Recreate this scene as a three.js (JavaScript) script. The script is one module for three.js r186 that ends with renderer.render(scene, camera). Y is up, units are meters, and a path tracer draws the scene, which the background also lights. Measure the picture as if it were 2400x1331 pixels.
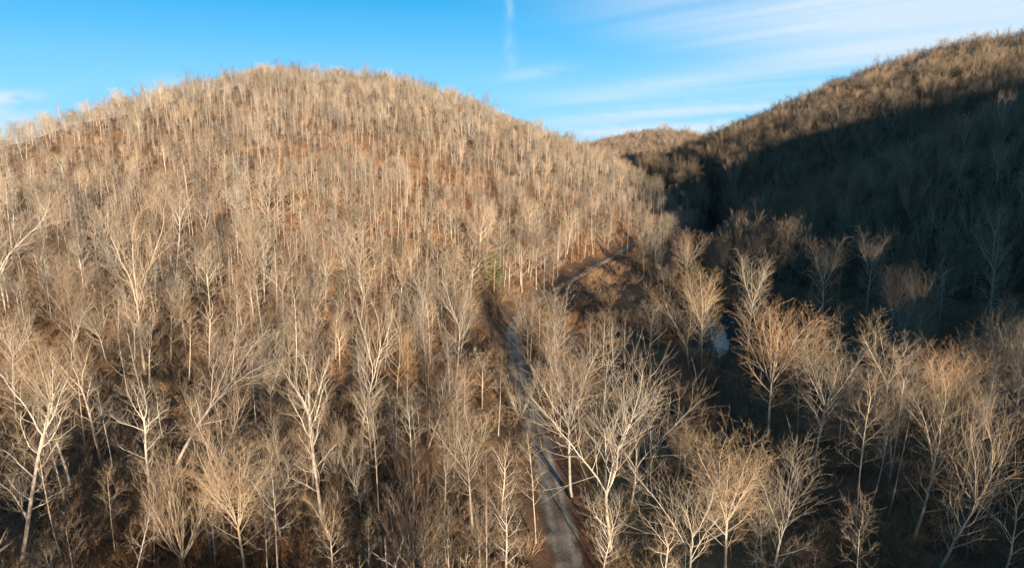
import * as THREE from 'three';

// ---------------------------------------------------------------- camera, sky, sun, exposure
const scene = new THREE.Scene();
const camera = new THREE.PerspectiveCamera(45.37, 1024 / 567, 0.5, 6000);
camera.position.set(0, 48, 0);
camera.rotation.set(THREE.MathUtils.degToRad(-12), 0, 0);
const renderer = new THREE.WebGLRenderer({ antialias: true });
renderer.setSize(1024, 567);
renderer.toneMapping = THREE.LinearToneMapping;
renderer.toneMappingExposure = 2.35;
renderer.shadowMap.enabled = true;

const SUN_TURN = THREE.MathUtils.degToRad(15), SUN_UP = THREE.MathUtils.degToRad(9.5);   // right of straight behind the camera, low
const sun = new THREE.DirectionalLight(new THREE.Color(1, 0.825, 0.62), 5);
sun.position.set(Math.sin(SUN_TURN) * Math.cos(SUN_UP), Math.sin(SUN_UP), Math.cos(SUN_TURN) * Math.cos(SUN_UP)).multiplyScalar(900);
sun.castShadow = true;
sun.shadow.mapSize.set(4096, 4096);
Object.assign(sun.shadow.camera, { left: -700, right: 700, top: 700, bottom: -700, near: 1, far: 3000 });
scene.add(sun, sun.target);

// ---------------------------------------------------------------- numbers
function rng(seed) {
  let s = seed >>> 0;
  return () => { s = (s + 0x6d2b79f5) >>> 0; let t = Math.imul(s ^ (s >>> 15), 1 | s); t = (t + Math.imul(t ^ (t >>> 7), 61 | t)) ^ t; return ((t ^ (t >>> 14)) >>> 0) / 4294967296; };
}
function hash2(x, y) { let h = Math.imul(x, 374761393) ^ Math.imul(y, 668265263); h = Math.imul(h ^ (h >>> 13), 1274126177); return ((h ^ (h >>> 16)) >>> 0) / 4294967296; }
function noise(x, y) {
  const xi = Math.floor(x), yi = Math.floor(y), fx = x - xi, fy = y - yi, u = fx * fx * (3 - 2 * fx), v = fy * fy * (3 - 2 * fy);
  return (hash2(xi, yi) * (1 - u) + hash2(xi + 1, yi) * u) * (1 - v) + (hash2(xi, yi + 1) * (1 - u) + hash2(xi + 1, yi + 1) * u) * v;
}
function fbm(x, y, o = 4) { let s = 0, a = 0.5, n = 0; for (let i = 0; i < o; i++) { s += a * noise(x + i * 17.3, y - i * 9.1); n += a; a *= 0.5; x *= 2.03; y *= 2.03; } return s / n; }
const clamp = (x, a, b) => Math.min(b, Math.max(a, x)), lerp = (a, b, t) => a + (b - a) * t;
const smooth = (a, b, x) => { const t = clamp((x - a) / (b - a), 0, 1); return t * t * (3 - 2 * t); };

// ---------------------------------------------------------------- sky: blue winter air with streaks of cirrus
{
  const TABLE = [[0, 0.151, 0.3294, 0.4484], [0.06, 0.1235, 0.3111, 0.4575], [0.1, 0.0915, 0.2791, 0.4575], [0.14, 0.0531, 0.2425, 0.4392], [0.19, 0.0201, 0.1967, 0.3843], [0.35, 0.0165, 0.1052, 0.2059], [0.6, 0.0165, 0.0595, 0.1144], [1.01, 0.0165, 0.0458, 0.0869]];
  const AIR = (up) => { let i = 0; while (up > TABLE[i + 1][0]) i++; const p = TABLE[i], q = TABLE[i + 1], k = smooth(-0.35, 1.35, (up - p[0]) / (q[0] - p[0])) , f = (k - smooth(-0.35, 1.35, 0)) / (smooth(-0.35, 1.35, 1) - smooth(-0.35, 1.35, 0)); return [lerp(p[1], q[1], f), lerp(p[2], q[2], f), lerp(p[3], q[3], f)]; };
  const WISPS = [[-6, 285, 11, 30, 0.42, 0.05], [-3, 192, 11, 44, 0.34, 0.1], [38, 145, 75, 13, 0.45, 0.12], [-1160, 92, 85, 15, 1.1, 0.03], [-1180, 35, 120, 20, 1.0, 0.12], [-1210, 65, 60, 9, 0.8, 0.05]];   // how far right, how high, half length, half width, strength, tilt: in 1592ths of the way ahead
  const W = 2048, H = 1024, data = new Float32Array(W * H * 4), along = [-0.64, -0.77], across = [0.77, -0.64];
  for (let r = 0; r < H; r++) {
    const el = ((r + 0.5) / H - 0.5) * Math.PI, y = Math.sin(el), c = Math.cos(el), up = Math.max(0, y);
    for (let k = 0; k < W; k++) {
      const az = ((k + 0.5) / W - 0.5) * 2 * Math.PI, x = Math.cos(az) * c, z = Math.sin(az) * c;
      const [R, G, B] = AIR(up);
      // cirrus on a high sheet
      const d = 1 / (up + 0.045), px = x * d, pz = z * d, a = px * along[0] + pz * along[1], s = px * across[0] + pz * across[1];
      const wob = (fbm(a * 0.1 + 3, s * 0.3, 3) - 0.5) * 2.2;
      const streak = fbm(a * 0.075 + 11, (s + wob) * 0.75, 5), fine = fbm(a * 0.24 + 5, (s + wob * 1.15) * 3.2, 5), band = fbm(a * 0.04 - 4, (s + wob * 0.6) * 0.26 + 7.4, 3);
      const side = smooth(-0.3, 3.3, px + (fbm(px * 0.3 + 2, pz * 0.3, 3) - 0.5) * 2.6), few = smooth(0.6, 0.74, fbm(a * 0.1 + 88.8, (s + wob) * 0.42 + 31.7, 4));
      let veil = side * (0.06 + 0.82 * smooth(0.43, 0.62, band * 0.3 + streak * 0.7)) + side * 0.42 * smooth(0.44, 0.68, fine * 0.65 + streak * 0.35);
      veil = Math.max(veil, few * 0.8 * smooth(0.38, 0.62, streak * 0.6 + fine * 0.4));
      for (const [wx, wy, lx, ly, k, tilt] of WISPS) {   // a few separate wisps
        const q = 1592 / Math.max(0.2, -z), u = x * q - wx, v = y * q - wy, r = u * Math.cos(tilt) + v * Math.sin(tilt), w = v * Math.cos(tilt) - u * Math.sin(tilt);
        if (z < -0.3 && Math.abs(r) < lx * 3 && Math.abs(w) < ly * 3) veil = Math.max(veil, k * Math.exp(-((r / lx) ** 2) - (w / ly) ** 2) * smooth(0.2, 0.62, fbm(r / lx * 2.1 + wx, w / ly * 1.3 + wy, 4) + 0.1));
      }
      veil = clamp(veil * smooth(0.0, 0.02, up + 0.012) * lerp(0.9, 0.4, smooth(0.22, 0.7, up)), 0, 0.92);
      const o = (r * W + k) * 4;
      data[o] = lerp(R, 0.31, veil); data[o + 1] = lerp(G, 0.37, veil); data[o + 2] = lerp(B, 0.425, veil); data[o + 3] = 1;
    }
  }
  const tex = new THREE.DataTexture(data, W, H, THREE.RGBAFormat, THREE.FloatType);
  tex.mapping = THREE.EquirectangularReflectionMapping; tex.magFilter = tex.minFilter = THREE.LinearFilter; tex.needsUpdate = true;
  scene.background = tex; scene.environment = tex;
}

// ---------------------------------------------------------------- the lie of the land
const polyDist = (pts, x, z) => {   // nearest point of a path: [distance, share of the length, side]
  let best = 1e9, at = 0, side = 1;
  for (let i = 0; i < pts.length - 1; i++) {
    const [ax, az] = pts[i], [bx, bz] = pts[i + 1], dx = bx - ax, dz = bz - az, t = clamp(((x - ax) * dx + (z - az) * dz) / (dx * dx + dz * dz), 0, 1);
    const d = Math.hypot(x - ax - dx * t, z - az - dz * t);
    if (d < best) { best = d; at = i + t; side = (x - ax) * dz - (z - az) * dx > 0 ? 1 : -1; }
  }
  return [best, at, side];
};
function ridge(pts, x, z, slope, round, ends = slope) {   // a crest line with flanks of even slope (steeper at its ends), rounded at the top
  let h = -1e9;
  for (let i = 0; i < pts.length - 1; i++) {
    const [ax, az, ah] = pts[i], [bx, bz, bh] = pts[i + 1], dx = bx - ax, dz = bz - az, t = clamp(((x - ax) * dx + (z - az) * dz) / (dx * dx + dz * dz), 0, 1);
    const ex = x - ax - dx * t, ez = z - az - dz * t, d = Math.hypot(ex, ez), s = d > 0 && ez > 0 ? lerp(ends, slope, (ez / d) ** 2) : ends;
    h = Math.max(h, ah + (bh - ah) * t - s * (Math.sqrt(d * d + round * round) - round));
  }
  return h;
}
const smax = (a, b, k) => { const h = clamp(0.5 + 0.5 * (a - b) / k, 0, 1); return lerp(b, a, h) + k * h * (1 - h); };
const CREST_LEFT = [[-620, -400, 14], [-470, -440, 14], [-356, -490, 16], [-308, -505, 26], [-262, -520, 45], [-241, -525, 59], [-217, -530, 78], [-180, -538, 92], [-106, -550, 90], [-65, -541, 80], [-9, -520, 58], [27, -499, 41], [55, -467, 26], [78, -423, 13], [88, -380, 3]];
const CREST_RIGHT = [[190, -900, 8], [236, -785, 38], [279, -728, 63], [301, -654, 78], [323, -598, 98], [334, -558, 108], [352, -488, 111], [405, -390, 118], [470, -270, 130], [540, -130, 150]];
const SPUR_RIGHT = [[330, -440, 84], [277, -440, 62], [235, -480, 46], [190, -525, 26], [150, -540, 8]];
const SPUR_NEAR = [[470, -270, 124], [330, -262, 90], [270, -258, 75], [220, -252, 56], [170, -245, 32], [130, -235, 11], [95, -225, 3]];
const CREST_BEHIND = [[7, 102, -12], [45, 91, 6], [69, 85, 18], [84, 81, 26], [98, 77, 27], [117, 72, 36], [140, 66, 48], [166, 59, 61], [185, 54, 76], [219, 45, 99], [294, 25, 128], [335, 14, 136], [401, -4, 144], [455, -18, 145], [509, -33, 145], [580, -60, 158], [760, 60, 165]];
const CREST_FAR = [[-90, -1350, 30], [140, -1295, 30], [190, -1290, 36], [240, -1280, 49], [275, -1276, 56], [335, -1263, 48], [420, -1197, 44], [620, -1150, 70]];
const ROAD = [[9.5, -30], [8.4, -45], [6.9, -64.2], [6.4, -69.4], [6.0, -81.3], [5.0, -95.9], [3.4, -114], [1.9, -129.2], [0.6, -148.6], [0.4, -168], [4.3, -186], [13.3, -206.9], [26.9, -233.4], [39.9, -260.6], [57.1, -299.5], [84, -355], [100, -400], [104, -460], [96, -540], [110, -640], [150, -760]];
const CREEK = [[60, -20], [46, -48], [40, -62], [37, -76], [34.5, -90], [35.5, -104], [38.5, -118], [43, -132], [51.5, -160], [57, -188], [59, -214], [66, -246], [80, -290], [100, -342], [122, -400], [131, -460], [124, -540], [140, -640], [180, -760]];
function floorAt(x, z) {
  const roll = (fbm(x * 0.03, z * 0.03, 3) - 0.5) * 2.2 + (fbm(x * 0.16, z * 0.16, 2) - 0.5) * 0.5;
  const left = 13 * smooth(-15, -150, x) * smooth(-330, -120, z) + 7 * smooth(-60, -210, x);
  return roll + left + 14 * smooth(75, 215, x) * smooth(-20, -150, z) + 3.5 * smooth(-220, -420, z);
}
function hillsAt(x, z) {
  const fold = fbm(x * 0.011 + 5, z * 0.008, 3) - 0.5, gully = Math.abs(noise(x * 0.018 + 9, z * 0.006 + 3) - 0.5);
  const rough = fold * 13 + gully * 9 - 2 + (fbm(x * 0.06, z * 0.06, 2) - 0.5) * 3;
  const [cd, , cs] = z > -900 ? polyDist(CREEK, x, z) : [0, 0, 1], over = -cd * cs;   // how far beyond the creek
  const l = ridge(CREST_LEFT, x, z, 0.235, 22, 0.5) - 0.5 * Math.max(0, over + 12), r = ridge(CREST_RIGHT, x, z, 0.42, 18), s = ridge(SPUR_RIGHT, x, z, 0.5, 14), q = ridge(SPUR_NEAR, x, z, 0.5, 12), b = ridge(CREST_BEHIND, x, z, 0.8, 10), f = ridge(CREST_FAR, x, z, 0.24, 25);
  const fade = (h, top) => rough * smooth(-6, 20, h) * (1 - 0.65 * smooth(top * 0.6, top, h));
  return [l + fade(l, 80), smax(smax(smax(smax(smax(smax(smax(smax(smax(smax(smax(smax(smax(smax(smax(smax(r + fade(r, 110), s, 8), q, 8), q, 8), q, 8), q, 8), q, 8), q, 8), q, 8), q, 8), q, 8), q, 8), q, 8), q, 8), q, 8), q, 8), q, 8), b, f + fade(f, 50)];
}
function rawHeight(x, z) { const [l, r, b, f] = hillsAt(x, z); return smax(smax(smax(smax(floorAt(x, z), l, 14), r, 14), b, 10), f, 14); }
function roadLevel(at) { const i = clamp(Math.floor(at), 0, ROAD.length - 2), t = at - i; return lerp(ROAD_H[i], ROAD_H[i + 1], t); }
const ROAD_H = ROAD.map(([x, z]) => rawHeight(x, z) * 0.6 + 0.2);
const CREEK_H = CREEK.map(([x, z], i) => Math.min(rawHeight(x, z), 2.5) * 0.25 - 2.2 + i * 0.09);
function creekLevel(at) { const i = clamp(Math.floor(at), 0, CREEK.length - 2), t = at - i; return lerp(CREEK_H[i], CREEK_H[i + 1], t); }
const SLOUGH = [[20, -152], [24, -139], [26.5, -124], [28, -112], [32, -98], [36, -80], [39, -64]];
const creekWide = (z) => 0.8 + 1.2 * smooth(-150, -164, z) * smooth(-215, -196, z);
function height(x, z) {
  let h = rawHeight(x, z);
  if (x > -40 && x < 220 && z < 0 && z > -780) {
    const [rd, ra] = polyDist(ROAD, x, z);
    if (rd < 14) h = lerp(roadLevel(ra) - 0.12, h, smooth(2.3, 8, rd));
    if (x > 8 && x < 52 && z < -55 && z > -165) { const [sd] = polyDist(SLOUGH, x, z); h -= 1.5 * smooth(6.5, 2, sd); }
    const [cd, ca] = polyDist(CREEK, x, z);
    if (cd < 16) h = Math.min(h, lerp(creekLevel(ca) - 0.7 * (1 - smooth(0, creekWide(z), cd)), h + 0.01, smooth(creekWide(z) * 0.6 + noise(x * 0.2, z * 0.2) * 1.4, 8, cd)) );
  }
  return h;
}
const kindOfLand = (x, z) => { const [l, r, b, f] = hillsAt(x, z), v = floorAt(x, z), m = Math.max(l, r, b, f, v); return m === v ? 0 : m === l ? 1 : m === r ? 2 : m === f ? 3 : 4; };

// ---------------------------------------------------------------- materials of the land
function paint(size, metres, fn) {   // a tile of colour (linear in, sRGB out) that wraps
  const data = new Uint8Array(size * size * 4), q = (v) => clamp(Math.round(255 * (v <= 0.0031308 ? v * 12.92 : 1.055 * Math.pow(v, 1 / 2.4) - 0.055)), 0, 255);
  for (let y = 0; y < size; y++) for (let x = 0; x < size; x++) {
    const c = fn(x / size, y / size), o = (y * size + x) * 4;
    data[o] = q(c[0]); data[o + 1] = q(c[1]); data[o + 2] = q(c[2]); data[o + 3] = 255;
  }
  const t = new THREE.DataTexture(data, size, size, THREE.RGBAFormat);
  t.wrapS = t.wrapT = THREE.RepeatWrapping; t.magFilter = THREE.LinearFilter; t.minFilter = THREE.LinearMipmapLinearFilter; t.generateMipmaps = true;
  t.colorSpace = THREE.SRGBColorSpace; t.repeat.set(1 / metres, 1 / metres); t.needsUpdate = true;
  return t;
}
function wrapNoise(u, v, n, seed) {   // value noise that wraps after n cells
  const x = u * n, y = v * n, xi = Math.floor(x), yi = Math.floor(y), fx = x - xi, fy = y - yi, a = fx * fx * (3 - 2 * fx), b = fy * fy * (3 - 2 * fy), m = (k) => ((k % n) + n) % n;
  const g = (i, j) => hash2(m(i) + seed * 131, m(j) + seed * 57);
  return (g(xi, yi) * (1 - a) + g(xi + 1, yi) * a) * (1 - b) + (g(xi, yi + 1) * (1 - a) + g(xi + 1, yi + 1) * a) * b;
}
const litterMap = paint(1024, 37, (u, v) => {
  const big = wrapNoise(u, v, 9, 1) * 0.5 + wrapNoise(u, v, 23, 2) * 0.3 + wrapNoise(u, v, 61, 3) * 0.2, leaf = wrapNoise(u, v, 190, 4), fleck = wrapNoise(u, v, 420, 5), twig = wrapNoise(u, v * 1, 300, 6);
  const k = 0.62 + 0.55 * (big - 0.5) + 0.5 * (leaf - 0.5) + 0.35 * (fleck - 0.5) + (twig > 0.86 ? 0.25 : 0);
  const warm = wrapNoise(u, v, 14, 7) - 0.5;
  return [k * (1 + 0.2 * warm), k * (0.93 - 0.04 * warm), k * (0.88 - 0.28 * warm)];
});
const gravelMap = paint(512, 9, (u, v) => {
  const k = 0.66 + 0.5 * (wrapNoise(u, v, 6, 11) - 0.5) + 0.3 * (wrapNoise(u, v, 40, 12) - 0.5) + 0.4 * (wrapNoise(u, v, 150, 13) - 0.5);
  return [k, k * 0.98, k * 0.96];
});
const litter = new THREE.MeshStandardMaterial({ map: litterMap, vertexColors: true, roughness: 0.95 });
const gravel = new THREE.MeshStandardMaterial({ map: gravelMap, vertexColors: true, roughness: 0.92 });

function sheet(cols, rows, at) {   // a grid of points as indexed geometry: at(i, j) -> { p, c, uv }
  const pos = [], col = [], uv = [], idx = [];
  for (let j = 0; j < rows; j++) for (let i = 0; i < cols; i++) { const s = at(i, j); pos.push(...s.p); col.push(...s.c); uv.push(...s.uv); }
  for (let j = 0; j < rows - 1; j++) for (let i = 0; i < cols - 1; i++) { const a = j * cols + i; idx.push(a, a + cols, a + 1, a + 1, a + cols, a + cols + 1); }
  const g = new THREE.BufferGeometry();
  g.setAttribute('position', new THREE.Float32BufferAttribute(pos, 3)); g.setAttribute('color', new THREE.Float32BufferAttribute(col, 3)); g.setAttribute('uv', new THREE.Float32BufferAttribute(uv, 2));
  g.setIndex(idx); g.computeVertexNormals();
  return g;
}
const NAMES = new Map();
function numbered(name) { const n = NAMES.get(name) ?? 0; NAMES.set(name, n + 1); return n ? name + '_' + String(n).padStart(3, '0') : name; }
function mesh(name, geometry, material, parent = scene) {
  const m = new THREE.Mesh(geometry, material);
  m.name = numbered(name); m.castShadow = m.receiveShadow = true; parent.add(m);
  return m;
}
function tag(o, label, category, group, kind) {
  Object.assign(o.userData, { label, category });
  if (group) o.userData.group = group;
  if (kind) o.userData.kind = kind;
  return o;
}

// leaf litter, grass, soil and one patch of painted shade by place
function soilColor(x, z, kind) {
  const a = fbm(x * 0.05 + 3, z * 0.05 + 8, 3), b = fbm(x * 0.17 - 6, z * 0.17 + 1, 3), rust = smooth(0.42, 0.7, fbm(x * 0.022 + 31, z * 0.03 - 7, 3));
  let c = [0.225, 0.135, 0.072];
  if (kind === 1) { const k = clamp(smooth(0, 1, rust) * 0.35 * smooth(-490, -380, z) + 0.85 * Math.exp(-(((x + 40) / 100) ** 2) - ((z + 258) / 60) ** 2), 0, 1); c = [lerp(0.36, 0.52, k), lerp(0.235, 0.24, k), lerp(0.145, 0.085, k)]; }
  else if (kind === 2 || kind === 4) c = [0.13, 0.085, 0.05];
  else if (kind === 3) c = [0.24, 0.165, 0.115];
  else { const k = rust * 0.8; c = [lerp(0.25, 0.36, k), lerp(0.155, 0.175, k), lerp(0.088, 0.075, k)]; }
  const g = 0.72 + 0.5 * a * b + 0.28 * (b - 0.5);
  c = c.map((v) => v * g);
  const fieldShade = smooth(1.25, 0.7, Math.hypot((x - 34) / 24, (z + 208) / 48));   // valley shade painted into the soil right of the road's far leg
  c = [lerp(c[0], 0.085, fieldShade), lerp(c[1], 0.058, fieldShade), lerp(c[2], 0.038, fieldShade)];
  if (kind === 0) {   // dry grass between the road and the creek
    const [rd, , rs] = polyDist(ROAD, x, z), grass = smooth(38, 20, Math.hypot(x - 24, (z + 112) * 0.55)) * smooth(0.3, 0.55, a * 0.6 + b * 0.4);
    c = [lerp(c[0], 0.34, grass), lerp(c[1], 0.25, grass), lerp(c[2], 0.125, grass)];
    const bank = smooth(7.5, 4.2, rd) * (rs < 0 ? 1 : 0.35) * smooth(-150, -110, z);   // bare red soil along the road
    c = [lerp(c[0], 0.30, bank), lerp(c[1], 0.145, bank), lerp(c[2], 0.075, bank)];
    const [cd] = polyDist(CREEK, x, z), bedDark = Math.max(smooth(9, 4, cd), 0.9 * smooth(7, 4.5, polyDist(SLOUGH, x, z)[0]));
    c = [lerp(c[0], 0.048, bedDark), lerp(c[1], 0.036, bedDark), lerp(c[2], 0.028, bedDark)];  // ground darker along the creek and the side channel
  }
  return c;
}
{
  const xs = [], zs = [];
  for (let x = 0; x < 900;) { xs.push(x); x += x < 150 ? 2.6 : 2.6 + (x - 150) * 0.035; }
  const X = [...xs.slice(1).reverse().map((v) => -v), ...xs];
  for (let z = 150; z > -1900;) { zs.push(z); z -= z > -40 ? 8 : z > -260 ? 2.6 : 2.6 + (-260 - z) * 0.022; }
  const cols = X.length, rows = zs.length, kinds = [];
  const g = sheet(cols, rows, (i, j) => {
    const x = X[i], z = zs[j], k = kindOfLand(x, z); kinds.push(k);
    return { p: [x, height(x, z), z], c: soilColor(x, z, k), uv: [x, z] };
  });
  const parts = [[], [], [], [], []], id = g.index.array;
  for (let t = 0; t < id.length; t += 3) parts[kinds[id[t]]].push(id[t], id[t + 1], id[t + 2]);
  ['valley_ground', 'hill', 'hill', 'hill', 'hill'].forEach((name, k) => {
    const used = new Map(), part = new THREE.BufferGeometry(), pick = [];
    const idx = parts[k].map((v) => { if (!used.has(v)) { used.set(v, pick.length); pick.push(v); } return used.get(v); });
    for (const [n, w] of [['position', 3], ['normal', 3], ['color', 3], ['uv', 2]]) {
      const src = g.attributes[n].array, out = new Float32Array(pick.length * w);
      pick.forEach((v, q) => { for (let c = 0; c < w; c++) out[q * w + c] = src[v * w + c]; });
      part.setAttribute(n, new THREE.BufferAttribute(out, w));
    }
    part.setIndex(idx);
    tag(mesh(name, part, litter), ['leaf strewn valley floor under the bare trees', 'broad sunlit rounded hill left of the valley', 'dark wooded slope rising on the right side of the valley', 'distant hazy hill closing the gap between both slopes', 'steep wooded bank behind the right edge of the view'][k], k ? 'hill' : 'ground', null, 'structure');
  });
}

// ---------------------------------------------------------------- road and creek
const onPath = (pts, at) => { const i = clamp(Math.floor(at), 0, pts.length - 2), t = at - i, w = (a, b, c, d) => 0.5 * (2 * b + (c - a) * t + (2 * a - 5 * b + 4 * c - d) * t * t + (3 * b - a - 3 * c + d) * t * t * t); const q = (k) => pts[clamp(k, 0, pts.length - 1)]; return [w(q(i - 1)[0], q(i)[0], q(i + 1)[0], q(i + 2)[0]), w(q(i - 1)[1], q(i)[1], q(i + 1)[1], q(i + 2)[1])]; };
function ribbon(pts, steps, offsets, make) {
  return sheet(offsets.length, steps, (i, j) => {
    const at = (j / (steps - 1)) * (pts.length - 1) * 0.9999, [x, z] = onPath(pts, at), [x1, z1] = onPath(pts, at + 0.05), d = Math.hypot(x1 - x, z1 - z) || 1;
    const nx = -(z1 - z) / d, nz = (x1 - x) / d, o = offsets[i];   // to the right of the way
    return make(x + nx * o, z + nz * o, o, at);
  });
}
{
  const offs = [-2.3, -1.95, -1.7, -1.45, -1.15, -0.85, -0.4, 0, 0.4, 0.85, 1.15, 1.45, 1.7, 1.95, 2.3];
  const g = ribbon(ROAD, 300, offs, (x, z, o, at) => {
    const ragged = (noise(x * 0.7, z * 0.7) - 0.5), rut = Math.exp(-(((Math.abs(o) - 1) / 0.34) ** 2)), edge = smooth(1.2, 2.15, Math.abs(o) + ragged * 0.9 + 0.5 * smooth(-165, -180, z));
    const h = roadLevel(at) + 0.1 - 0.1 * rut - 0.02 * o * o + ragged * 0.06 - edge * 0.18;
    const grime = fbm(x * 0.5, z * 0.12, 3), k = (0.34 + 0.17 * grime) * (0.82 + 0.4 * rut), e = clamp(smooth(0.2, 0.8, edge + ragged * 0.8) + 0.75 * (1 - rut) * smooth(0.5, 0.66, fbm(x * 0.35 + 7, z * 0.1, 3)) , 0, 1);
    return { p: [x, h, z], c: [lerp(k * 1.1, 0.25, e), lerp(k * 0.94, 0.16, e), lerp(k * 0.75, 0.09, e)], uv: [o, at * 12] };
  });
  tag(mesh('road', g, gravel), 'narrow grey gravel road with wheel ruts winding up the valley', 'road', null, 'structure');
}
{
  const offs = []; for (let o = -2.8; o <= 2.81; o += 0.4) offs.push(o);
  const g = ribbon(CREEK, 420, offs, (x0, z0, o, at) => { const [cx, cz] = onPath(CREEK, at), k = creekWide(cz) / 2.8, x = cx + (x0 - cx) * k, z = cz + (z0 - cz) * k; return { p: [x, creekLevel(at) + (fbm(x * 0.9, z * 0.9, 2) - 0.5) * 0.035, z], c: [1, 1, 1], uv: [x, z] }; });
  const ripple = paint(512, 7, (u, v) => { const k = 0.5 + 0.35 * (wrapNoise(u, v, 18, 21) - 0.5) + 0.35 * (wrapNoise(u, v, 46, 22) - 0.5); return [k, k, k]; });
  ripple.colorSpace = THREE.NoColorSpace;
  const water = new THREE.MeshPhysicalMaterial({ color: new THREE.Color().setRGB(0.02, 0.028, 0.026), roughness: 0.06, ior: 1.33, bumpMap: ripple, bumpScale: 0.02 });
  tag(mesh('creek', g, water), 'blue creek running along the shaded foot of the right slope', 'creek', null, 'structure');
}

// ---------------------------------------------------------------- bare trees: a trunk, boughs with their branches, and a crown of twigs
class Wood {   // collects tapered tubes and fine cones
  constructor() { this.p = []; this.n = []; this.c = []; this.i = []; }
  tube(pts, rad, sides, color) {
    const base = this.p.length / 3, m = pts.length; let ref = null;
    for (let k = 0; k < m; k++) {
      const a = pts[Math.max(0, k - 1)], b = pts[Math.min(m - 1, k + 1)];
      let tx = b[0] - a[0], ty = b[1] - a[1], tz = b[2] - a[2]; const tl = Math.hypot(tx, ty, tz) || 1; tx /= tl; ty /= tl; tz /= tl;
      if (!ref) ref = Math.abs(ty) < 0.9 ? [0, 1, 0] : [1, 0, 0];
      let ux = ref[1] * tz - ref[2] * ty, uy = ref[2] * tx - ref[0] * tz, uz = ref[0] * ty - ref[1] * tx; const ul = Math.hypot(ux, uy, uz) || 1; ux /= ul; uy /= ul; uz /= ul;
      const vx = ty * uz - tz * uy, vy = tz * ux - tx * uz, vz = tx * uy - ty * ux;
      ref = [-vx, -vy, -vz]; ref = [ty * uz - tz * uy, tz * ux - tx * uz, tx * uy - ty * ux];
      for (let s = 0; s < sides; s++) {
        const w = (s / sides) * 6.2832, cs = Math.cos(w), sn = Math.sin(w), nx = ux * cs + vx * sn, ny = uy * cs + vy * sn, nz = uz * cs + vz * sn, r = rad[k];
        this.p.push(pts[k][0] + nx * r, pts[k][1] + ny * r, pts[k][2] + nz * r); this.n.push(nx, ny, nz); this.c.push(...color(pts[k], k, s));
      }
    }
    for (let k = 0; k < m - 1; k++) for (let s = 0; s < sides; s++) {
      const a = base + k * sides + s, b = base + k * sides + ((s + 1) % sides); this.i.push(a, b, a + sides, b, b + sides, a + sides);
    }
  }
  cone(a, b, r, color) {
    const base = this.p.length / 3; let tx = b[0] - a[0], ty = b[1] - a[1], tz = b[2] - a[2]; const tl = Math.hypot(tx, ty, tz) || 1; tx /= tl; ty /= tl; tz /= tl;
    let ux = tz, uz = -tx, uy = 0; let ul = Math.hypot(ux, uz); if (ul < 0.05) { ux = 1; uz = 0; ul = 1; } ux /= ul; uz /= ul;
    const vx = ty * uz - tz * uy, vy = tz * ux - tx * uz, vz = tx * uy - ty * ux;
    for (let s = 0; s < 3; s++) { const w = s * 2.0944, cs = Math.cos(w), sn = Math.sin(w), nx = ux * cs + vx * sn, ny = uy * cs + vy * sn, nz = uz * cs + vz * sn; this.p.push(a[0] + nx * r, a[1] + ny * r, a[2] + nz * r); this.n.push(nx, ny, nz); this.c.push(...color); }
    this.p.push(...b); this.n.push(tx * 0.3 + 0, ty * 0.3 + 0.2, tz * 0.3 + 0.9); this.c.push(...color);
    this.i.push(base, base + 1, base + 3, base + 1, base + 2, base + 3, base + 2, base, base + 3);
  }
  build() {
    const g = new THREE.BufferGeometry();
    g.setAttribute('position', new THREE.Float32BufferAttribute(this.p, 3)); g.setAttribute('normal', new THREE.Float32BufferAttribute(this.n, 3)); g.setAttribute('color', new THREE.Float32BufferAttribute(this.c, 3)); g.setIndex(this.i);
    return g;
  }
}
const unit = (v) => { const l = Math.hypot(v[0], v[1], v[2]) || 1; return [v[0] / l, v[1] / l, v[2] / l]; };
function aside(d, angle, turn) {   // direction d bent by angle, towards turn round it
  let u = Math.abs(d[1]) < 0.95 ? unit([d[2], 0, -d[0]]) : [1, 0, 0]; const v = [d[1] * u[2] - d[2] * u[1], d[2] * u[0] - d[0] * u[2], d[0] * u[1] - d[1] * u[0]];
  const c = Math.cos(turn), s = Math.sin(turn), k = Math.sin(angle), q = Math.cos(angle);
  return unit([d[0] * q + (u[0] * c + v[0] * s) * k, d[1] * q + (u[1] * c + v[1] * s) * k, d[2] * q + (u[2] * c + v[2] * s) * k]);
}
function walk(R, from, dir, len, steps, wob, up) {
  const pts = [from]; let d = dir, p = from; const s = len / steps;
  for (let k = 0; k < steps; k++) {
    d = unit([d[0] + (R() - 0.5) * wob, d[1] + (R() - 0.5) * wob * 0.8 + up, d[2] + (R() - 0.5) * wob]);
    p = [p[0] + d[0] * s, p[1] + d[1] * s, p[2] + d[2] * s]; pts.push(p);
  }
  return pts;
}
const onLine = (pts, t) => { const f = clamp(t, 0, 0.9999) * (pts.length - 1), i = Math.floor(f), k = f - i, a = pts[i], b = pts[i + 1]; return { p: [lerp(a[0], b[0], k), lerp(a[1], b[1], k), lerp(a[2], b[2], k)], d: unit([b[0] - a[0], b[1] - a[1], b[2] - a[2]]) }; };

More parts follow.
